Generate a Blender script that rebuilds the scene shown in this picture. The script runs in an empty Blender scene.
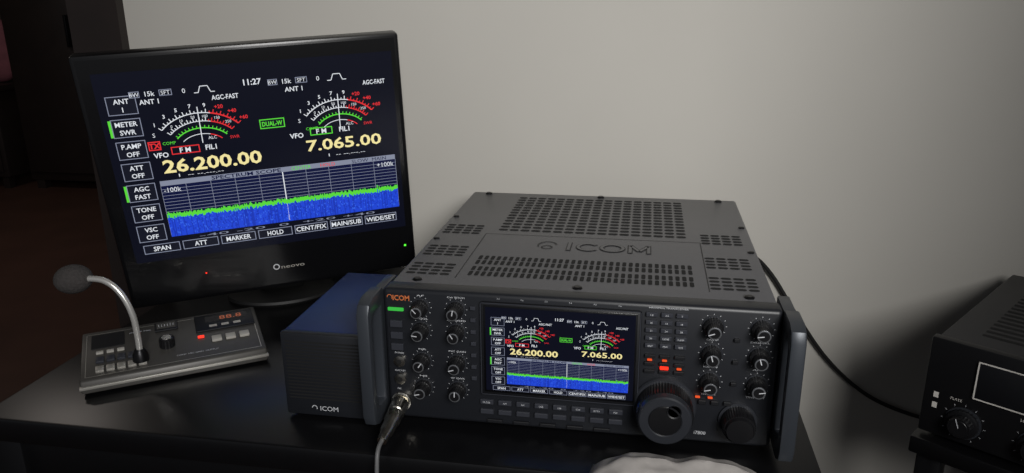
import bpy, bmesh, math, random
from mathutils import Matrix, Vector
random.seed(7)
sc=bpy.context.scene
sc.view_settings.view_transform='Standard'
Z0=0.75   # desk top height above floor

# ------------------------------------------------------------ materials
def lin(c):
    return tuple(((v/255)/12.92 if v/255<=0.04045 else ((v/255+0.055)/1.055)**2.4) for v in c)+(1,)
MATS={}
def mat(name,rgb,rough=0.5,metal=0.0,emit=0.0,noise=0.0,nscale=60,bump=0.0,coat=0.0,rgb2=None,spec=0.5):
    m=bpy.data.materials.new(name); m.use_nodes=True
    nt=m.node_tree; b=nt.nodes['Principled BSDF']
    b.inputs['Roughness'].default_value=rough; b.inputs['Metallic'].default_value=metal
    b.inputs['Specular IOR Level'].default_value=spec
    b.inputs['Coat Weight'].default_value=coat
    if emit>0:
        b.inputs['Base Color'].default_value=(0,0,0,1)
        b.inputs['Specular IOR Level'].default_value=0.3
        b.inputs['Emission Color'].default_value=lin(rgb); b.inputs['Emission Strength'].default_value=emit
    else:
        b.inputs['Base Color'].default_value=lin(rgb)
    if noise>0 or bump>0:
        tc=nt.nodes.new('ShaderNodeTexCoord'); n=nt.nodes.new('ShaderNodeTexNoise')
        n.inputs['Scale'].default_value=nscale; n.inputs['Detail'].default_value=6
        nt.links.new(tc.outputs['Object'],n.inputs['Vector'])
        if noise>0:
            mx=nt.nodes.new('ShaderNodeMix'); mx.data_type='RGBA'
            mx.inputs[6].default_value=lin(rgb)
            mx.inputs[7].default_value=lin(rgb2 if rgb2 else tuple(max(0,v*(1-noise)) for v in rgb))
            nt.links.new(n.outputs['Fac'],mx.inputs[0]); nt.links.new(mx.outputs[2],b.inputs['Base Color'])
        if bump>0:
            bp=nt.nodes.new('ShaderNodeBump'); bp.inputs['Strength'].default_value=bump; bp.inputs['Distance'].default_value=0.002
            nt.links.new(n.outputs['Fac'],bp.inputs['Height']); nt.links.new(bp.outputs['Normal'],b.inputs['Normal'])
    MATS[name]=m
    return m
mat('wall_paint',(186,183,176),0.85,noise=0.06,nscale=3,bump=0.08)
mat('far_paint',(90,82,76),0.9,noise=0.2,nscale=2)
mat('floor_tile',(88,62,52),0.4,noise=0.3,nscale=4)
mat('dark_wood',(40,31,28),0.5,noise=0.4,nscale=12)
mat('desk_black',(14,14,16),0.3,noise=0.3,nscale=30,bump=0.02)
mat('cover_grey',(88,88,91),0.38,noise=0.08,nscale=200,bump=0.05)
mat('panel_black',(28,30,35),0.42,noise=0.1,nscale=150)
mat('panel_dark',(15,16,20),0.5)
mat('slot_black',(8,8,9),0.8)
mat('knob_black',(20,20,22),0.33)
mat('knob_rim',(42,44,49),0.35)
mat('knob_cap',(120,122,126),0.3,metal=0.6)
mat('handle_metal',(58,62,68),0.36,metal=0.3)
mat('silver',(210,206,196),0.25,metal=1.0)
mat('screw',(40,40,42),0.35,metal=0.8)
mat('key_grey',(48,50,57),0.45)
mat('label_white',(200,202,206),0.6)
mat('label_green',(60,190,70),0.5,emit=0.9)
mat('label_orange',(200,110,60),0.6)
mat('gloss_black',(9,9,11),0.28,coat=0.2)
mat('bezel_black',(11,11,13),0.3)
mat('stand_black',(8,8,9),0.6)
mat('speaker_blue',(27,46,94),0.42,noise=0.15,nscale=120)
mat('foam',(70,66,65),0.95,noise=0.4,nscale=300,bump=0.8)
mat('neck_chrome',(215,213,209),0.25,metal=0.6)
mat('base_grey',(78,76,73),0.42,metal=0.3,noise=0.1,nscale=100)
mat('trim_silver',(175,172,165),0.35,metal=0.5)
mat('key_white',(165,162,155),0.5)
mat('cable_black',(12,12,13),0.5)
mat('cable_grey',(95,95,96),0.5)
mat('amp_top',(38,38,41),0.45,noise=0.15,nscale=120)
mat('amp_front',(18,18,20),0.4)
mat('cloth_grey',(175,170,166),0.95,noise=0.2,nscale=60,bump=0.3)
mat('amp_line',(205,201,195),0.5)
mat('pink_fabric',(150,90,100),0.9,noise=0.3,nscale=20)
for n,c,e in (('ui_white',(222,226,232),1.0),('ui_cream',(240,226,160),1.0),('ui_green',(90,215,60),1.0),('ui_red',(225,50,55),1.0),
      ('ui_blue',(34,70,210),1.0),('ui_blue2',(28,56,180),1.0),('ui_blue3',(52,98,228),1.0),('ui_navy',(14,20,58),1.0),('ui_bg',(12,14,27),1.0),('ui_grey',(130,136,155),1.0),('ui_key',(22,24,36),1.0),
      ('led_red',(255,50,30),1.6),('led_green',(90,255,60),1.6),('led_amber',(225,80,35),1.1),('led_dim',(170,90,60),0.7)):
    mat(n,c,0.3,emit=e)

# ------------------------------------------------------------ mesh accumulator
class Acc:
    def __init__(s,M=None):
        s.v=[];s.f=[];s.mi=[];s.sl=[];s.M=M or Matrix.Identity(4)
    def _m(s,m):
        if m not in s.sl:s.sl.append(m)
        return s.sl.index(m)
    def add(s,vs,fs,m,M=None):
        T=s.M@M if M is not None else s.M
        o=len(s.v);k=s._m(m)
        s.v+= [tuple(T@Vector(v)) for v in vs]
        for f in fs: s.f.append([i+o for i in f]);s.mi.append(k)
    def bmadd(s,bm,m,M=None):
        bm.verts.index_update()
        s.add([v.co.copy() for v in bm.verts],[[v.index for v in f.verts] for f in bm.faces],m,M); bm.free()
    def box(s,x0,y0,z0,x1,y1,z1,m,bev=0,M=None,seg=2):
        bm=bmesh.new(); bmesh.ops.create_cube(bm,size=1)
        for v in bm.verts:
            v.co=Vector(((x0+x1)/2+v.co.x*(x1-x0),(y0+y1)/2+v.co.y*(y1-y0),(z0+z1)/2+v.co.z*(z1-z0)))
        if bev>0: bmesh.ops.bevel(bm,geom=bm.edges[:],offset=bev,segments=seg,affect='EDGES',profile=0.5)
        s.bmadd(bm,m,M)
    def quad(s,x0,y0,x1,y1,w,m):
        s.add([(x0,y0,w),(x1,y0,w),(x1,y1,w),(x0,y1,w)],[(0,1,2,3)],m)
    def poly(s,pts,w,m):
        s.add([(x,y,w) for x,y in pts],[tuple(range(len(pts)))],m)
    def line(s,x0,y0,x1,y1,th,w,m):
        dx,dy=x1-x0,y1-y0;L=math.hypot(dx,dy) or 1;nx,ny=-dy/L*th/2,dx/L*th/2
        s.add([(x0-nx,y0-ny,w),(x1-nx,y1-ny,w),(x1+nx,y1+ny,w),(x0+nx,y0+ny,w)],[(0,1,2,3)],m)
    def frame(s,x0,y0,x1,y1,th,w,m):
        s.quad(x0,y0,x1,y0+th,w,m);s.quad(x0,y1-th,x1,y1,w,m);s.quad(x0,y0,x0+th,y1,w,m);s.quad(x1-th,y0,x1,y1,w,m)
    def arc(s,cx,cy,rx,ry,a0,a1,th,w,m,n=24):
        P=[]
        for i in range(n+1):
            a=math.radians(a0+(a1-a0)*i/n); sx,sy=math.sin(a),math.cos(a)
            P.append(((cx+(rx-th/2)*sx,cy+(ry-th/2)*sy,w),(cx+(rx+th/2)*sx,cy+(ry+th/2)*sy,w)))
        vs=[p for q in P for p in q]
        s.add(vs,[(2*i,2*i+2,2*i+3,2*i+1) for i in range(n)],m)
    def lathe(s,prof,m,M=None,seg=32,ribs=0,cap=True):
        vs=[];fs=[]
        for r,z in prof:
            for i in range(seg):
                a=2*math.pi*i/seg; rr=r
                if ribs and i%2: rr=r*(1-ribs)
                vs.append((rr*math.cos(a),rr*math.sin(a),z))
        n=len(prof)
        for j in range(n-1):
            for i in range(seg):
                fs.append((j*seg+i,j*seg+(i+1)%seg,(j+1)*seg+(i+1)%seg,(j+1)*seg+i))
        if cap:
            fs.append(tuple(reversed(range(seg)))); fs.append(tuple((n-1)*seg+i for i in range(seg)))
        s.add(vs,fs,m,M)
    def tube(s,pts,r,m,seg=12,smooth=6):
        P=[Vector(p) for p in pts]
        if smooth and len(P)>2:
            Q=[]
            for i in range(len(P)-1):
                p0=P[max(i-1,0)];p1=P[i];p2=P[i+1];p3=P[min(i+2,len(P)-1)]
                for k in range(smooth):
                    t=k/smooth
                    Q.append(0.5*((2*p1)+(p2-p0)*t+(2*p0-5*p1+4*p2-p3)*t*t+(3*p1-p0-3*p2+p3)*t**3))
            Q.append(P[-1]);P=Q
        vs=[];fs=[];up=Vector((0.3,0.2,1)).normalized()
        for i,p in enumerate(P):
            d=(P[min(i+1,len(P)-1)]-P[max(i-1,0)]).normalized()
            a=d.cross(up)
            if a.length<1e-3:a=d.cross(Vector((1,0,0)))
            a.normalize();b=d.cross(a).normalized(); up=(a.cross(d)).normalized()
            for k in range(seg):
                t=2*math.pi*k/seg;vs.append(p+a*math.cos(t)*r+b*math.sin(t)*r)
        for i in range(len(P)-1):
            for k in range(seg): fs.append((i*seg+k,i*seg+(k+1)%seg,(i+1)*seg+(k+1)%seg,(i+1)*seg+k))
        fs.append(tuple(range(seg)));fs.append(tuple((len(P)-1)*seg+k for k in reversed(range(seg))))
        s.add(vs,fs,m)
    def text(s,t,x,y,w,h,m,width=None,bold=0.0,align='C'):
        cu=bpy.data.curves.new('t','FONT');cu.body=t;cu.resolution_u=2;cu.offset=bold
        ob=bpy.data.objects.new('t',cu);sc.collection.objects.link(ob)
        dg=bpy.context.evaluated_depsgraph_get();me=bpy.data.meshes.new_from_object(ob.evaluated_get(dg))
        vs=[v.co.copy() for v in me.vertices];fs=[list(p.vertices) for p in me.polygons]
        bpy.data.objects.remove(ob);bpy.data.curves.remove(cu);bpy.data.meshes.remove(me)
        if not vs:return
        xa=min(v.x for v in vs);xb=max(v.x for v in vs)
        sy=h/0.7; sx=(width/(xb-xa)) if width else sy
        W=(xb-xa)*sx; ox={'C':x-W/2,'L':x,'R':x-W}[align]
        s.add([((v.x-xa)*sx+ox,(v.y)*sy+y-h/2,w) for v in vs],fs,m)
    def build(s,name,parent,bevel=0,smooth=True):
        me=bpy.data.meshes.new(name);me.from_pydata(s.v,[],s.f)
        for m in s.sl: me.materials.append(MATS[m])
        me.polygons.foreach_set('material_index',s.mi)
        if smooth:
            me.polygons.foreach_set('use_smooth',[True]*len(me.polygons))
            me.set_sharp_from_angle(angle=math.radians(35))
        me.update()
        o=bpy.data.objects.new(name,me);sc.collection.objects.link(o)
        if parent: o.parent=parent
        return o
def empty(name,loc=(0,0,Z0)):
    e=bpy.data.objects.new(name,None);e.location=loc;e.empty_display_size=0.05;sc.collection.objects.link(e);return e
def frameM(o,X,Y,Z):
    X,Y,Z=Vector(X),Vector(Y),Vector(Z)
    return Matrix(((X.x,Y.x,Z.x,o[0]),(X.y,Y.y,Z.y,o[1]),(X.z,Y.z,Z.z,o[2]),(0,0,0,1)))
T=Matrix.Translation
def RZ(d):return Matrix.Rotation(math.radians(d),4,'Z')

# ------------------------------------------------------------ room
def slab(name,x0,y0,z0,x1,y1,z1,m):
    a=Acc();a.box(x0,y0,z0,x1,y1,z1,m);return a.build(name,None,smooth=False)
slab('floor',-6,-3,-0.1,2.6,6,0,'floor_tile')
slab('wall_back',-0.66,0.55,0,2.5,0.67,2.6,'wall_paint')
slab('light_blocker_right',0.99,-0.72,0,2.5,-0.60,2.6,'far_paint')  # added out of view to shade the right end of the back wall
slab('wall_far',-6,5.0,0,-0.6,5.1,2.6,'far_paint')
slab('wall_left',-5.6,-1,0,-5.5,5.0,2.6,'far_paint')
slab('trim_1',-0.76,0.53,0,-0.66,0.69,2.6,'dark_wood')
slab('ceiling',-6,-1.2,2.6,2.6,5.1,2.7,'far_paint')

# background furniture in the next room
w=empty('wardrobe',(-3.05,4.05,0));a=Acc()
a.box(-0.82,-0.28,0.06,0.82,0.28,2.2,'dark_wood',0.01)
for x in (-0.54,0,0.54): a.box(x-0.26,-0.30,0.12,x+0.26,-0.28,2.1,'dark_wood',0.006)
for x in (-0.32,0.05,0.32): a.box(x-0.008,-0.33,0.95,x+0.008,-0.30,1.15,'screw',0.003)
for x in (-0.76,0.76):
    for y in (-0.24,0.24): a.box(x-0.03,y-0.03,0,x+0.03,y+0.03,0.07,'dark_wood')
a.build('wardrobe_body',w)
c=empty('sideboard',(-4.5,3.95,0));a=Acc()
a.box(-0.5,-0.22,0.08,0.5,0.22,0.66,'dark_wood',0.01);a.box(-0.53,-0.24,0.66,0.53,0.24,0.7,'dark_wood',0.006)
for x in (-0.25,0.25): a.box(x-0.22,-0.235,0.12,x+0.22,-0.22,0.62,'dark_wood',0.004)
for x in (-0.45,0.45):
    for y in (-0.18,0.18): a.box(x-0.025,y-0.025,0,x+0.025,y+0.025,0.09,'dark_wood')
a.build('sideboard_body',c)
c=empty('pink_cushion',(-4.18,3.95,0.7));a=Acc()
bm=bmesh.new();bmesh.ops.create_uvsphere(bm,u_segments=24,v_segments=16,radius=1)
for v in bm.verts:
    v.co=Vector((abs(v.co.x)**0.6*math.copysign(0.2,v.co.x),v.co.y*0.07,0.22+abs(v.co.z)**0.6*math.copysign(0.22,v.co.z)))
a.bmadd(bm,'pink_fabric');a.build('cushion_body',c)

# ------------------------------------------------------------ desk
d=empty('desk');a=Acc()
a.box(-0.495,-0.065,-0.032,0.475,0.535,0,'desk_black',0.004)
a.build('desk_top',d)
a=Acc()
for x in (-0.488,0.428):
    for y in (-0.058,0.488): a.box(x,y,-Z0,x+0.04,y+0.04,-0.032,'desk_black',0.003)
a.box(-0.45,-0.05,-0.10,0.43,-0.03,-0.034,'desk_black',0.002)
for x in (-0.478,0.438): a.box(x,-0.02,-0.10,x+0.02,0.49,-0.034,'desk_black',0.002)
a.box(-0.45,0.49,-0.10,0.43,0.51,-0.034,'desk_black',0.002)
a.box(-0.478,-0.03,-0.60,0.458,0.50,-0.585,'desk_black',0.002)
a.build('desk_legs',d)

# ------------------------------------------------------------ user interface on a display (units 369 x 246)
def ui(A,sx,sy,M):
    old=A.M; A.M=M@Matrix.Diagonal((sx,sy,1,1)); e=0.00012
    A.quad(0,0,369,246,e*0.5,'ui_bg')
    L2=e*2;L3=e*3;L4=e*4
    labs=[('ANT','1'),('METER','SWR'),('P.AMP','OFF'),('ATT','OFF'),('AGC','FAST'),('TONE','OFF'),('VSC','OFF')]
    for i,(p,q) in enumerate(labs):
        cy=206-29.2*i
        A.quad(10,cy-12,45,cy+12,e,'ui_key');A.frame(10,cy-12,45,cy+12,1.0,L2,'ui_grey')
        A.text(p,27.5,cy+5.2,L3,6.2,'ui_white',bold=0.015);A.text(q,27.5,cy-5.4,L3,6.2,'ui_white',bold=0.015)
        if i in(1,4): A.quad(7,cy-11,10,cy+11,L3,'ui_green')
    for i,t in enumerate(['SPAN','ATT','MARKER','HOLD','CENT/FIX','MAIN/SUB','WIDE/SET']):
        x0=13+49.6*i
        A.quad(x0,1,x0+46,14,e,'ui_key');A.frame(x0,1,x0+46,14,1.0,L2,'ui_grey')
        A.text(t,x0+23,7.5,L3,6.6,'ui_white',bold=0.015,width=min(42,len(t)*5.4))
    # spectrum
    A.quad(51,21,362,102,e,'ui_navy')
    A.quad(51,95,362,102,L2,'ui_grey')
    A.text('SPECTRUM SCOPE',160,98.5,L3,5,'ui_navy',width=90,bold=0.02)
    A.text('CENTER',232,98.5,L3,5,'ui_green',width=26);A.text('HOLD',268,98.5,L3,5,'ui_red',width=20)
    A.text('SLOW  MAIN',325,98.5,L3,5,'ui_navy',width=48)
    for i in range(8):
        y=58+4.6*i
        A.line(51,y,362,y,0.6,L2,'ui_grey')
    for i in range(11):
        x=51+31.1*i;A.line(x,24,x,95,0.6,L2,'ui_grey')
    A.line(206.5,24,206.5,95,1.4,L3,'ui_white')
    A.text('-100k',54,89,L4,6.5,'ui_white',align='L');A.text('+100k',359,89,L4,6.5,'ui_white',align='R')
    n=230;dx=311/n;rb=random.Random(5)
    for i in range(n):
        x=51+dx*i; h=55+rb.uniform(-1.5,2)+(3 if rb.random()<0.04 else 0)
        A.quad(x,22,x+dx*1.02,h-4,L3,rb.choice(['ui_blue','ui_blue','ui_blue','ui_blue2']))
        for q in range(3):
            yy=rb.uniform(24,h-8);A.quad(x,yy,x+dx*1.02,yy+rb.uniform(1,3),L3*1.15,rb.choice(['ui_blue2','ui_blue3','ui_blue2']))
        A.quad(x,h-5-rb.random()*2,x+dx*1.02,h,L4,'ui_green')
    A.text('-40 -20  0  +20 +40',206,18.0,L4,3.4,'ui_grey',width=240)
    # meters
    for cx,k in ((114,0.9),(292,0.84)):
        cy=140
        A.arc(cx,cy,66*k,48,-52,52,1.2,L2,'ui_white');A.arc(cx,cy,66*k,48,14,52,1.8,L3,'ui_red')
        A.arc(cx,cy,53*k,37,-52,52,1.0,L2,'ui_white');A.arc(cx,cy,53*k,37,16,52,1.4,L3,'ui_red')
        A.arc(cx,cy,42*k,28,-54,54,1.5,L2,'ui_green')
        A.arc(cx,cy,33*k,20,-54,20,0.9,L2,'ui_white');A.arc(cx,cy,33*k,20,20,54,1.3,L2,'ui_red')
        for j in range(25):
            an=math.radians(-52+104*j/24);l=5 if j%2==0 else 2.6
            m='ui_white' if j<15 else 'ui_red'
            for rx,ry in ((66,48),(53,37)):
                A.line(cx+rx*k*math.sin(an),cy+ry*math.cos(an),cx+(rx+l)*k*math.sin(an),cy+(ry+l)*math.cos(an),1.1,L3,m)
        for j in range(15):
            an=math.radians(-50+100*j/14)
            A.line(cx+42*k*math.sin(an),cy+28*math.cos(an),cx+46*k*math.sin(an),cy+31.5*math.cos(an),1.0,L3,'ui_green')
        for j,t in enumerate(['1','3','5','7','9','+20','+40','+60']):
            an=math.radians(-50+100*j/7)
            A.text(t,cx+79*k*math.sin(an),cy+58*math.cos(an),L3,4.8,'ui_white' if j<5 else 'ui_red',bold=0.02)
        for j,t in enumerate(['0','10','50','100','150','250']):
            an=math.radians(-40+80*j/5)
            A.text(t,cx+60*k*math.sin(an),cy+43.5*math.cos(an),L3,3.6,'ui_white')
        A.text('S',cx-64*k,cy+24,L3,5.5,'ui_white');A.text('COMP',cx-46*k,cy+12,L3,4,'ui_green');A.text('SWR',cx+44*k,cy+12,L3,4,'ui_red')
        A.text('ALC',cx+12,cy+14,L3,4,'ui_white')
        A.line(cx-1,cy+8,cx,cy+56,1.1,L4,'ui_white')
    # header texts
    for x0,hy in ((38,218),(205,219)):
        A.frame(x0,hy-4,x0+12,hy+4,0.9,L2,'ui_grey');A.text('BW',x0+6,hy,L3,5,'ui_white')
        A.text('15k',x0+24,hy,L3,6,'ui_white',bold=0.01);A.frame(x0+35,hy-4,x0+50,hy+4,0.9,L2,'ui_grey');A.text('SFT',x0+42.5,hy,L3,5,'ui_white')
        A.text('0',x0+64,hy,L3,6,'ui_white')
        q=[(x0+76,hy-4),(x0+81,hy-4),(x0+84,hy+4),(x0+93,hy+4),(x0+96,hy-4),(x0+101,hy-4)]
        for a1,b1 in zip(q[:-1],q[1:]):A.line(*a1,*b1,1.0,L2,'ui_white')
    A.text('ANT 1',48,208,L3,6,'ui_white',align='L',bold=0.015);A.text('AGC-FAST',150,206,L3,6,'ui_white',width=33,bold=0.015)
    A.text('ANT 1',225,208,L3,6,'ui_white',align='L',bold=0.015);A.text('AGC-FAST',342,208,L3,6,'ui_white',width=30,bold=0.015)
    A.text('11:27',186,222,L3,7.5,'ui_white',bold=0.02)
    A.quad(187,158,219,171,L2,'ui_green');A.quad(188.3,159.3,217.7,169.7,L3,'ui_key');A.text('DUAL-W',203,164.5,L4,6,'ui_green',width=26,bold=0.03)
    A.frame(47,144,62,156,1.4,L3,'ui_red');A.text('TX',54.5,150,L4,7,'ui_red',bold=0.03)
    A.frame(73,136,108,146.5,1.3,L2,'ui_red');A.text('F M',90,141.2,L4,6.6,'ui_white',bold=0.02)
    A.text('VFO',60,137,L3,6.6,'ui_white',bold=0.02);A.text('FIL1',122,141.5,L3,6.6,'ui_white',bold=0.02)
    A.text('VFO',232,144,L3,6.6,'ui_white',bold=0.02)
    A.frame(250,142,280,152.5,1.3,L2,'ui_green');A.text('F M',265,147.2,L4,6.6,'ui_white',bold=0.02)
    A.text('FIL1',296,147,L3,6.6,'ui_white',bold=0.02)
    A.text('26.200.00',59,121,L3,17,'ui_cream',width=124,bold=0.025,align='L')
    A.text('7.065.00',243,128,L3,15,'ui_cream',width=102,bold=0.02,align='L')
    A.text('1  -- --.---.--',104,107.5,L3,4.2,'ui_white',width=56);A.text('1  -- --.---.--',296,112,L3,4.2,'ui_white',width=50)
    A.M=old

# ------------------------------------------------------------ monitor
yaw,pit,rol=-0.482,-0.124,0.053
fv=Vector((math.sin(yaw)*math.cos(pit),math.cos(yaw)*math.cos(pit),-math.sin(pit)))
r0=Vector((math.cos(yaw),-math.sin(yaw),0));u0=r0.cross(fv)
rr=r0*math.cos(rol)+u0*math.sin(rol);uu=-r0*math.sin(rol)+u0*math.cos(rol)
MM=frameM((-0.448,0.173,0.052),rr,uu,-fv)
mon=empty('computer_monitor')
a=Acc(MM);W,H=0.42,0.357
a.box(0,-0.010,-0.028,W,H,0,'bezel_black',0.004)
a.box(0.03,0.04,-0.06,W-0.03,H-0.04,-0.026,'bezel_black',0.012)
a.quad(0.006,-0.004,W-0.006,H-0.006,0.0004,'gloss_black')
a.build('monitor_housing',mon)
a=Acc(MM);s=W/400
a.quad(0.021,0.062,0.408,0.333,0.0009,'ui_bg')
ui(a,s,s,MM@T((0.0205,0.0735,0.0012)))
a.build('monitor_display',mon,smooth=False)
a=Acc(MM)
a.arc(0.208,0.025,0.004,0.004,0,360,0.0015,0.001,'label_white')
a.text('neovo',0.232,0.024,0.0011,0.0060,'key_white',width=0.034)
a.quad(0.403,0.028,0.406,0.031,0.001,'led_green');a.quad(0.108,0.031,0.110,0.033,0.001,'led_red')
a.build('monitor_logo',mon,smooth=False)
a=Acc()
cx,cy=-0.315,0.375
Mb=T((cx,cy,0))@RZ(27.6)@Matrix.Diagonal((1.0,0.75,1,1))
a.lathe([(0.085,0),(0.088,0.004),(0.086,0.008),(0.07,0.010),(0.03,0.012)],'stand_black',Mb,seg=48)
a.box(-0.035,-0.012,0.010,0.035,0.012,0.20,'stand_black',0.006,M=T((cx,cy,0))@RZ(27.6))
a.box(-0.05,-0.080,0.15,0.05,0.0,0.23,'stand_black',0.006,M=T((cx,cy,0))@RZ(27.6))
a.build('monitor_stand',mon)

# ------------------------------------------------------------ external speaker
sp=empty('external_speaker');a=Acc()
a.box(-0.125,0.006,0.006,-0.022,0.205,0.108,'speaker_blue',0.003)
a.box(-0.126,-0.004,0.004,-0.021,0.007,0.109,'panel_black',0.003)
for x in(-0.115,-0.04):
    for y in(0.02,0.18):a.lathe([(0.008,0),(0.009,0.007)],'slot_black',T((x,y,0)),seg=20)
a.M=frameM((0,-0.004,0),(1,0,0),(0,0,1),(0,-1,0))
for i in range(18): a.quad(-0.120,0.026+i*0.0042,-0.028,0.028+i*0.0042,0.0004,'slot_black')
a.text('ICOM',-0.072,0.015,0.0006,0.006,'label_white',width=0.022);a.arc(-0.09,0.015,0.003,0.003,-90,120,0.0008,0.0006,'label_white')
a.build('speaker_cabinet',sp)

# ------------------------------------------------------------ radio transceiver
rd=empty('radio_transceiver')
TOP=0.169;D=0.4555
a=Acc()
a.box(0.002,0.022,0.014,0.422,D,TOP-0.001,'cover_grey',0.004)
a.build('chassis_cover',rd)
a=Acc()
for x in(0.05,0.374):
    for y in(0.05,0.40): a.lathe([(0.014,0),(0.016,0.004),(0.015,0.016)],'slot_black',T((x,y,0)))
a.build('rubber_feet',rd)
# vents
a=Acc();zt=TOP-0.0006
def slots(x0,x1,y0,y1,nx,ny,fx=0.6,fy=0.55,stag=True):
    px=(x1-x0)/nx;py=(y1-y0)/ny
    for j in range(ny):
        for i in range(nx):
            ox=(px/2 if (j%2 and stag) else 0)
            cx=x0+px*(i+0.25)+ox;cy=y0+py*(j+0.5)
            hx,hy=px*fx/2,py*fy/2;k=min(hx,hy)*0.6
            a.poly([(cx-hx+k,cy-hy),(cx+hx-k,cy-hy),(cx+hx,cy-hy+k),(cx+hx,cy+hy-k),(cx+hx-k,cy+hy),(cx-hx+k,cy+hy),(cx-hx,cy+hy-k),(cx-hx,cy-hy+k)],zt,'slot_black')
slots(0.087,0.342,0.236,0.430,17,13,0.84,0.5,False)
slots(0.083,0.342,0.055,0.090,34,2,0.6,0.85,False)
slots(0.083,0.342,0.095,0.130,34,2,0.6,0.85,False)
for x0,x1 in((0.012,0.066),(0.358,0.412)):
    slots(x0,x1,0.215,0.262,4,4,0.84,0.55,False)
    slots(x0,x1,0.120,0.165,4,4,0.84,0.55,False)
    slots(x0,x1,0.050,0.095,4,4,0.84,0.55,False)
a.build('cover_vents',rd,smooth=False)
a=Acc()
lz=TOP-0.0004
for p,q in (((0.071,0.045),(0.071,0.222)),((0.354,0.045),(0.354,0.222)),((0.071,0.222),(0.354,0.222))):
    a.line(*p,*q,0.0012,lz-0.0003,'panel_dark')
def stroke_logo(th,w,m,g):
    y0,y1=0.165-g,0.196+g;yc=(y0+y1)/2;ry=(0.196-0.165)/2
    a.line(0.188,y0,0.188,y1,th,w,m)
    a.arc(0.212,yc,0.0125,ry-0.002,132-g*3000,408+g*3000,th,w,m,n=32)
    a.arc(0.243,yc,0.0135,ry-0.002,0,360,th,w,m,n=36)
    a.line(0.2655,y0,0.2655,y1,th,w,m);a.line(0.2885,y0,0.2885,y1,th,w,m)
    a.line(0.2655,y1-0.002,0.277,0.172,th,w,m);a.line(0.2885,y1-0.002,0.277,0.172,th,w,m)
stroke_logo(0.0066,lz,'panel_dark',0.0014);stroke_logo(0.0038,lz+0.0004,'cover_grey',0)
a.arc(0.160,0.181,0.012,0.016,-110,70,0.0024,lz,'panel_dark');a.arc(0.160,0.174,0.0065,0.0065,0,360,0.0022,lz,'panel_dark')
for x in(0.03,0.212,0.394):
    for y in(0.034,0.443): a.lathe([(0.0055,0),(0.0055,0.0014),(0.0038,0.0026)],'screw',T((x,y,TOP-0.0012)),seg=16)
for x in(0.010,0.414):
    for y in(0.19,0.30): a.lathe([(0.0042,0),(0.0042,0.0012),(0.0028,0.002)],'screw',T((x,y,TOP-0.0012)),seg=16)
a.build('cover_logo',rd)
# side panel vents
a=Acc(frameM((0.4225,0,0),(0,1,0),(0,0,1),(1,0,0)))
for j in range(3):
    for i in range(16): a.quad(0.12+i*0.016,0.05+j*0.03,0.132+i*0.016,0.054+j*0.03,0.0003,'slot_black')
a.build('side_vents',rd)
# front panel
a=Acc();a.box(0,0,0.010,0.424,0.026,TOP,'panel_black',0.005,seg=3);a.build('front_panel',rd)
FP=frameM((0,0,0),(1,0,0),(0,0,1),(0,-1,0))
a=Acc(FP)
a.box(0.110,0.050,-0.001,0.283,0.161,0.0045,'panel_dark',0.003)
a.box(0.114,0.054,0.003,0.279,0.158,0.0052,'gloss_black',0.001)
a.frame(0.1105,0.0505,0.2825,0.1605,0.0010,0.0046,'key_grey')
a.build('screen_bezel',rd)
a=Acc(FP)
a.quad(0.1165,0.057,0.277,0.156,0.0054,'ui_bg')
ui(a,0.156/369,0.106/246,FP@T((0.1185,0.0575,0.0056))@Matrix.Diagonal((1,0.93,1,1)));a.build('screen_display',rd,smooth=False)
# knobs
def knob(a,x,z,r,h,tick=0,cap=True):
    M=T((x,z,0))
    a.lathe([(r*1.28,0),(r*1.28,0.0012)],'knob_rim',M,seg=36)
    a.lathe([(r*1.15,0.001),(r*1.15,h*0.38),(r*1.05,h*0.42)],'knob_black',M,seg=48,ribs=0.05)
    a.lathe([(r*0.86,h*0.4),(r*0.82,h*0.95),(r*0.78,h)],'knob_black',M,seg=48,ribs=0.05)
    if cap:
        a.lathe([(r*0.78,h*0.97),(r*0.76,h*1.01),(r*0.70,h*1.02)],'knob_cap',M,seg=32)
    a.lathe([(r*0.62,h*1.015),(r*0.6,h*1.03)],'knob_black',M,seg=32)
    t=math.radians(tick);a.line(x,z,x+math.sin(t)*r*0.75,z+math.cos(t)*r*0.75,0.0010,h*1.04,'label_white')
    for k in range(11):
        t=math.radians(-150+30*k);a.line(x+math.sin(t)*r*1.4,z+math.cos(t)*r*1.4,x+math.sin(t)*r*1.55,z+math.cos(t)*r*1.55,0.0005,0.0004,'label_white')
a=Acc(FP)
for x in(0.043,0.083):
    for z in(0.149,0.122,0.085,0.052): knob(a,x,z,0.0082,0.019,random.uniform(-120,120))
for x in(0.356,0.404):
    for z in(0.148,0.117,0.085): knob(a,x,z,0.0088,0.020,random.uniform(-120,120))
a.build('control_knobs',rd)
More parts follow.
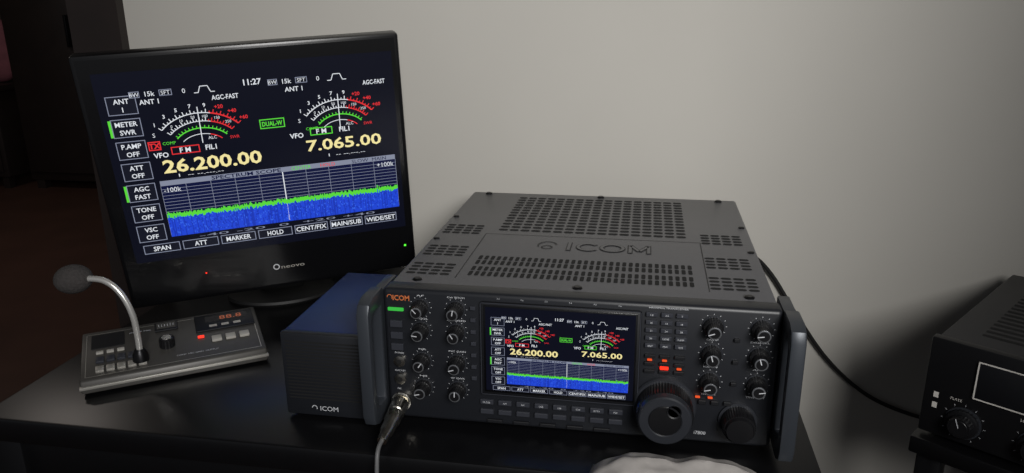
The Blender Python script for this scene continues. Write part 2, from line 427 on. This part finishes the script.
# main tuning dial and sub dial
a=Acc(FP)
M=T((0.311,0.052,0))
a.lathe([(0.0335,0),(0.0335,0.003),(0.032,0.005)],'knob_rim',M,seg=64)
a.lathe([(0.0300,0.004),(0.0300,0.024),(0.0292,0.026)],'knob_black',M,seg=120,ribs=0.03)
a.lathe([(0.0285,0.026),(0.0275,0.033),(0.026,0.0345),(0.018,0.0345),(0.017,0.0335)],'knob_rim',M,seg=64)
a.lathe([(0.017,0.0336),(0.016,0.0345)],'knob_black',M,seg=48)
a.lathe([(0.0075,0.0345),(0.0075,0.0355),(0.0055,0.034)],'panel_dark',T((0.320,0.064,0)),seg=24)
M=T((0.388,0.042,0))
a.lathe([(0.020,0),(0.020,0.003)],'knob_rim',M,seg=48)
a.lathe([(0.0172,0.002),(0.0172,0.020),(0.016,0.022)],'knob_black',M,seg=80,ribs=0.04)
a.lathe([(0.015,0.022),(0.0135,0.026)],'knob_black',M,seg=48)
a.build('tuning_dials',rd)
# buttons
a=Acc(FP)
def key(x,z,w,h,m='key_grey',d=0.0035): a.box(x-w/2,z-h/2,0,x+w/2,z+h/2,d,m,0.0006,seg=1)
for j in range(2):
    for i in range(8): key(0.116+i*0.0205,0.040-j*0.012,0.0150,0.0058,'key_grey')
for j in range(5):
    for i in range(3): key(0.293+i*0.0155,0.1575-j*0.0088,0.0120,0.0048)
for j in range(3):
    for i in range(3): key(0.293+i*0.0155,0.110-j*0.0088,0.0110,0.0038,'panel_dark')
for i in range(7): key(0.102,0.152-i*0.014,0.006,0.0045)
for i in range(5): key(0.125+i*0.03,0.0165,0.018,0.004,'panel_dark')
for z in(0.128,0.114,0.1): key(0.0145,z,0.014,0.008)
for i in range(3): key(0.350+i*0.013,0.0605,0.008,0.0045,'panel_dark')
for i in range(3): key(0.3805,0.134-i*0.025,0.006,0.004,'panel_dark')
key(0.0145,0.145,0.018,0.004,'label_green',0.002)
key(0.3085,0.0970,0.009,0.0026,'led_red',0.0045)
for x,z in((0.293,0.1058),(0.3085,0.1058),(0.324,0.0970),(0.345,0.0665),(0.358,0.0665)):key(x,z,0.005,0.0010,'led_amber',0.0046)
a.build('panel_buttons',rd)
a=Acc(FP);e=0.0004
a.text('ICOM',0.021,0.1585,e,0.006,'label_orange',width=0.019,bold=0.02)
a.arc(0.008,0.1585,0.0028,0.0032,-90,120,0.0008,e,'label_orange')
words=['AF','RF/SQL','NR','NB','CW PITCH','KEY SPEED','MIC GAIN','RF PWR','COMP','BK-IN','NOTCH','DIGI-SEL','APF','TWIN PBT','AGC','BAL','RIT','MONI','VOX','DELAY']
wi=0
for x in(0.043,0.083):
    for z in(0.149,0.122,0.085,0.052):
        t=words[wi%len(words)];wi+=1
        a.text(t,x,z+0.0135,e,0.0019,'label_white',width=min(0.024,0.0018*len(t)+0.005))
for x in(0.356,0.404):
    for z in(0.148,0.117,0.085):
        t=words[wi%len(words)];wi+=1
        a.text(t,x,z-0.0155,e,0.0019,'label_white',width=min(0.022,0.0018*len(t)+0.005))
for i in range(8): a.text(['FILTER','AM','FM','USB','LSB','CW','RTTY','PSK'][i],0.116+i*0.0205,0.040,0.0037,0.0020,'label_white')
for j in range(5):
    for i in range(3): a.text(['1.8','3.5','7','10','14','18','21','24','28','50','GENE','F-INP','ENT','MW','V/M'][j*3+i],0.293+i*0.0155,0.1575-j*0.0088,0.0037,0.0020,'label_white')
for i in range(6): a.text('F-%d'%(i+1),0.13+i*0.026,0.164,e,0.0016,'label_white')
a.text('HF/50MHz TRANSCEIVER',0.31,0.1645,e,0.0018,'label_white',width=0.04);a.text('i7800',0.350,0.0225,e,0.004,'label_white')
a.text('PHONES',0.016,0.092,e,0.0020,'label_white');a.text('ELEC-KEY',0.016,0.070,e,0.0020,'label_white');a.text('MIC',0.014,0.047,e,0.0020,'label_white')
a.build('panel_labels',rd,smooth=False)
a=Acc(FP)
for z in(0.082,0.060):
    a.lathe([(0.0065,0),(0.0065,0.003),(0.004,0.0035)],'silver',T((0.016,z,0)),seg=24);a.lathe([(0.003,0.0036),(0.003,0.0038)],'slot_black',T((0.016,z,0)),seg=16)
a.lathe([(0.0115,0),(0.0115,0.004),(0.0095,0.005)],'silver',T((0.016,0.032,0)),seg=32)
a.build('front_jacks',rd)
# handles
def handle(x0,x1,name):
    o=[(0.004,0.169),(-0.028,0.169),(-0.041,0.164),(-0.046,0.153),(-0.046,0.034),(-0.041,0.022),(-0.028,0.016),(0.004,0.016)]
    i=[(-0.006,0.150),(-0.022,0.150),(-0.030,0.147),(-0.033,0.141),(-0.033,0.047),(-0.030,0.041),(-0.022,0.037),(-0.006,0.037)]
    vs=[];n=8
    for x in(x0,x1):
        vs+=[(x,y,z) for y,z in o]+[(x,y,z) for y,z in i]
    fs=[]
    for k in range(n):
        l=(k+1)%n
        fs.append((k,l,n+l,n+k));fs.append((16+k,16+n+k,16+n+l,16+l))
        fs.append((k,16+k,16+l,l));fs.append((n+k,n+l,16+n+l,16+n+k))
    bm=bmesh.new();V=[bm.verts.new(v) for v in vs]
    for f in fs: bm.faces.new([V[q] for q in f])
    bmesh.ops.recalc_face_normals(bm,faces=bm.faces[:])
    sharp=[e for e in bm.edges if e.calc_face_angle(0)>0.8]
    bmesh.ops.bevel(bm,geom=sharp,offset=0.0022,segments=2,affect='EDGES',profile=0.5)
    a=Acc();a.bmadd(bm,'handle_metal')
    a.box(x0+0.001,-0.002,0.014,x1-0.001,0.055,0.165,'handle_metal',0.002)
    a.build(name,rd)
handle(-0.0145,-0.0005,'handle_l');handle(0.4245,0.4395,'handle_r')

# microphone plug and lead
mc=empty('microphone_plug_cable');a=Acc()
p0=Vector((0.016,-0.006,0.032));p1=Vector((0.013,-0.062,0.018));dz=(p1-p0).normalized()
X=dz.cross(Vector((0,0,1))).normalized();Y=dz.cross(X)
a.M=frameM(p0,X,Y,dz)
a.lathe([(0.0100,0),(0.0100,0.016),(0.0092,0.017),(0.0092,0.030),(0.0078,0.032),(0.0078,0.046),(0.006,0.050),(0.0055,0.060)],'silver',seg=40,ribs=0.03)
a.M=Matrix.Identity(4)
a.tube([p1-dz*0.002,p1+dz*0.012,(0.013,-0.083,0.002),(0.014,-0.09,-0.04),(0.016,-0.092,-0.12),(0.02,-0.09,-0.4)],0.0024,'cable_grey')
a.build('plug_and_lead',mc)

# ------------------------------------------------------------ desktop microphone
ang=math.atan2(0.131,0.186);dm=empty('desktop_microphone',(-0.400,-0.004,Z0));dm.rotation_euler=(0,0,ang)
a=Acc();W,Dp,hf,hb=0.226,0.122,0.020,0.038
bm=bmesh.new();V=[bm.verts.new(v) for v in [(0,0,0.003),(W,0,0.003),(W,Dp,0.003),(0,Dp,0.003),(0,0.004,hf),(W,0.004,hf),(W,Dp,hb),(0,Dp,hb)]]
for f in((3,2,1,0),(4,5,6,7),(0,1,5,4),(1,2,6,5),(2,3,7,6),(3,0,4,7)): bm.faces.new([V[q] for q in f])
bmesh.ops.bevel(bm,geom=bm.edges[:],offset=0.003,segments=2,affect='EDGES',profile=0.5)
a.bmadd(bm,'base_grey')
a.box(-0.001,-0.001,0.009,W+0.001,0.006,0.013,'trim_silver',0.0008)
for x in(0.02,W-0.02):
    for y in(0.02,Dp-0.02):a.lathe([(0.008,0),(0.008,0.005)],'slot_black',T((x,y,0)),seg=16)
sl=math.atan2(hb-hf,Dp-0.004)
P=T((0,0.004,hf))@Matrix.Rotation(sl,4,'X');a.M=P
for i in range(5): a.box(0.018+i*0.0125,0.012,0,0.028+i*0.0125,0.024,0.004,'trim_silver',0.001)
for i in range(5): a.box(0.018+i*0.0125,0.034,0,0.028+i*0.0125,0.046,0.004,'key_grey',0.001)
for i in range(3): a.box(0.018+i*0.0125,0.056,0,0.027+i*0.0125,0.062,0.003,'key_white',0.001)
a.box(0.012,0.072,0,0.052,0.106,0.001,'panel_dark')
a.box(0.090,0.088,0,0.120,0.110,0.003,'panel_dark',0.001);a.quad(0.093,0.091,0.117,0.107,0.0034,'base_grey')
for i in range(6): a.line(0.096+i*0.0036,0.096,0.0955+i*0.0038,0.103,0.0006,0.0036,'label_white')
a.lathe([(0.010,0),(0.0095,0.012),(0.008,0.013)],'knob_black',T((0.104,0.050,0)),seg=40,ribs=0.05);a.lathe([(0.0065,0.0131),(0.006,0.0136)],'silver',T((0.104,0.050,0)),seg=24)
a.box(0.142,0.068,0,0.220,0.110,0.003,'panel_dark',0.001)
a.quad(0.156,0.088,0.212,0.104,0.0032,'screw')
a.text('88.8',0.190,0.096,0.0036,0.010,'led_dim',width=0.030)
for i in range(3): a.quad(0.160+i*0.016,0.074,0.170+i*0.016,0.080,0.0034,'trim_silver')
for i in range(3): a.box(0.160+i*0.018,0.038,0,0.173+i*0.018,0.050,0.004,'key_white',0.001)
a.quad(0.143,0.052,0.151,0.059,0.0014,'led_red')
a.text('COMP MIC',0.072,0.098,0.0004,0.004,'label_white');a.text('COMP  MIC GAIN  OUTPUT',0.14,0.020,0.0004,0.0030,'label_white')
a.frame(0.006,0.006,W-0.006,Dp-0.012,0.0008,0.0003,'trim_silver')
a.M=Matrix.Identity(4)
a.build('microphone_base',dm)
inv=Matrix.Rotation(-ang,4,'Z')
def loc(p): return inv@(Vector(p)-Vector((-0.400,-0.004,0)))
a=Acc()
pts=[loc(p) for p in((-0.356,0.057,0.026),(-0.3555,0.057,0.06),(-0.3575,0.056,0.092),(-0.369,0.055,0.120),(-0.388,0.053,0.136),(-0.415,0.05,0.138))]
a.tube(pts,0.0040,'neck_chrome',seg=16)
a.lathe([(0.010,0.0),(0.009,0.010),(0.0055,0.016)],'screw',T(pts[0]),seg=24)
a.build('gooseneck',dm)
a=Acc();h=loc((-0.427,0.049,0.137))
bm=bmesh.new();bmesh.ops.create_uvsphere(bm,u_segments=32,v_segments=20,radius=1)
for v in bm.verts: v.co=Vector((v.co.x*0.0225,v.co.y*0.020,v.co.z*0.0185))
a.bmadd(bm,'foam',T(h));a.build('foam_windscreen',dm)

# ------------------------------------------------------------ amplifier on the side table
ax=math.atan2(-0.59,0.807)
am=empty('power_amplifier',(0.660,0.238,Z0-0.092));am.rotation_euler=(0,0,ax)
AW,AD,AH=0.34,0.345,0.141
a=Acc()
a.box(0,0.012,0.010,AW,AD,AH,'amp_top',0.004)
a.box(-0.004,0,0.006,AW+0.004,0.014,AH+0.002,'amp_front',0.003)
for x in(0.03,AW-0.03):
    for y in(0.04,AD-0.04):a.lathe([(0.012,0),(0.013,0.011)],'slot_black',T((x,y,0)),seg=20)
a.build('amplifier_cabinet',am)
a=Acc()
for j in range(3):
    for i in range(17):
        a.quad(0.04+j*0.09,0.05+i*0.016,0.115+j*0.09,0.057+i*0.016,AH+0.0004,'slot_black')
a.M=frameM((0,0,0),(0,-1,0),(0,0,1),(-1,0,0))
for i in range(14):a.quad(-0.08-i*0.018,0.04,-0.073-i*0.018,0.10,0.0003,'slot_black')
a.build('amplifier_vents',am,smooth=False)
a=Acc(frameM((0,0,0),(1,0,0),(0,0,1),(0,-1,0)))
a.box(0.054,0.075,0,0.180,0.127,0.003,'panel_dark',0.001);a.frame(0.054,0.075,0.180,0.127,0.0018,0.0034,'amp_line')
a.frame(0.195,0.075,0.31,0.127,0.0018,0.0034,'amp_line')
for kx in(0.048,0.130,0.205): knob(a,kx,0.036,0.017,0.018,kx*400-40,False)
for i in range(3): a.lathe([(0.004,0),(0.003,0.010)],'silver',T((0.25+i*0.025,0.04,0)),seg=16)
a.text('PLATE',0.036,0.066,0.0006,0.0035,'amp_line');a.text('LOAD',0.115,0.066,0.0006,0.0035,'amp_line')
for z in(0.060,0.045): a.quad(0.009,z,0.015,z+0.008,0.0006,'amp_line')
a.build('amplifier_controls',am)
st=empty('side_table',(0.660,0.238,Z0-0.092));st.rotation_euler=(0,0,ax);a=Acc()
a.box(-0.008,-0.012,-0.025,AW+0.03,AD+0.0,0,'desk_black',0.003)
for x in(0.0,AW-0.01):
    for y in(0.0,AD-0.04):a.box(x,y,-(Z0-0.092),x+0.03,y+0.03,-0.025,'desk_black',0.002)
a.build('side_table_body',st)

# power cable hanging on the wall side
pc=empty('power_cable');a=Acc()
a.tube([(0.30,0.465,0.05),(0.40,0.50,0.06),(0.46,0.53,0.055),(0.50,0.54,0.02),(0.55,0.54,-0.055),(0.61,0.54,-0.135),(0.68,0.54,-0.195),(0.76,0.54,-0.228),(0.86,0.53,-0.245),(0.95,0.52,-0.30),(0.98,0.53,-0.5),(0.98,0.50,-0.745)],0.0035,'cable_black')
a.build('cable_run',pc)

# cloth over desk edge
ct=empty('crumpled_cloth');a=Acc()
from mathutils import noise as nz
nu,nv=70,50;vs=[];fs=[]
prof=[(-0.050,0.004),(-0.056,0.022),(-0.068,0.042),(-0.084,0.051),(-0.102,0.040),(-0.116,0.008),(-0.122,-0.05),(-0.126,-0.12),(-0.128,-0.2)]
for j in range(nv):
    t=j/(nv-1)*(len(prof)-1);k=min(int(t),len(prof)-2);q=t-k
    y=prof[k][0]*(1-q)+prof[k+1][0]*q;z=prof[k][1]*(1-q)+prof[k+1][1]*q
    for i in range(nu):
        u=i/(nu-1);x=0.238+0.180*u
        env=math.sin(math.pi*min(1,max(0,u)))**0.4
        n1=nz.noise(Vector((x*22,y*24,z*10)));n2=nz.noise(Vector((x*60,y*50+3,z*24)))
        zz=z if z<=0 else z*env*(1-0.2*u)
        zz+=n1*0.008*env+n2*0.003
        if y>-0.07: zz=max(zz,0.004)
        vs.append((x+n1*0.006,y-(abs(n1)*0.010 if y<-0.07 else 0),zz))
for j in range(nv-1):
    for i in range(nu-1): fs.append((j*nu+i,(j+1)*nu+i,(j+1)*nu+i+1,j*nu+i+1))
a.add(vs,fs,'cloth_grey');o=a.build('cloth_folds',ct)
for p in o.data.polygons:p.use_smooth=True
md=o.modifiers.new('t','SOLIDIFY');md.thickness=0.0015

# ------------------------------------------------------------ lights
def area(name,loc,target,size,energy,col,size_y=None,spread=180):
    l=bpy.data.lights.new(name,'AREA');l.energy=energy;l.size=size;l.color=col;l.spread=math.radians(spread)
    if size_y:l.shape='RECTANGLE';l.size_y=size_y
    o=bpy.data.objects.new(name,l);sc.collection.objects.link(o);o.location=loc
    o.rotation_euler=(Vector(target)-Vector(loc)).to_track_quat('-Z','Y').to_euler();return o
area('window_light',(1.10,-2.0,2.1),(0.18,0.5,1.22),0.95,11,(1.0,0.985,0.965),spread=66)
area('next_room_fill',(-3.2,1.8,2.55),(-3.4,2.4,0),0.5,9,(1.0,0.9,0.82))  # added fill light, brings up the floor and furniture of the next room
wd=bpy.data.worlds.new('world');sc.world=wd;wd.use_nodes=True
wd.node_tree.nodes['Background'].inputs[0].default_value=(0.88,0.92,1,1);wd.node_tree.nodes['Background'].inputs[1].default_value=0.11

# ------------------------------------------------------------ camera
cam=bpy.data.cameras.new('camera');co=bpy.data.objects.new('camera',cam);sc.collection.objects.link(co)
yaw,pit,rol=-0.1743,0.2985,-0.0068
fv=Vector((math.sin(yaw)*math.cos(pit),math.cos(yaw)*math.cos(pit),-math.sin(pit)))
r0=Vector((math.cos(yaw),-math.sin(yaw),0));u0=r0.cross(fv)
r=r0*math.cos(rol)+u0*math.sin(rol);u=-r0*math.sin(rol)+u0*math.cos(rol)
co.matrix_world=frameM((0.2786,-0.7558,0.4709+Z0),r,u,-fv)
cam.sensor_width=36;cam.lens=768.8/1024*36;cam.clip_start=0.02
sc.camera=co
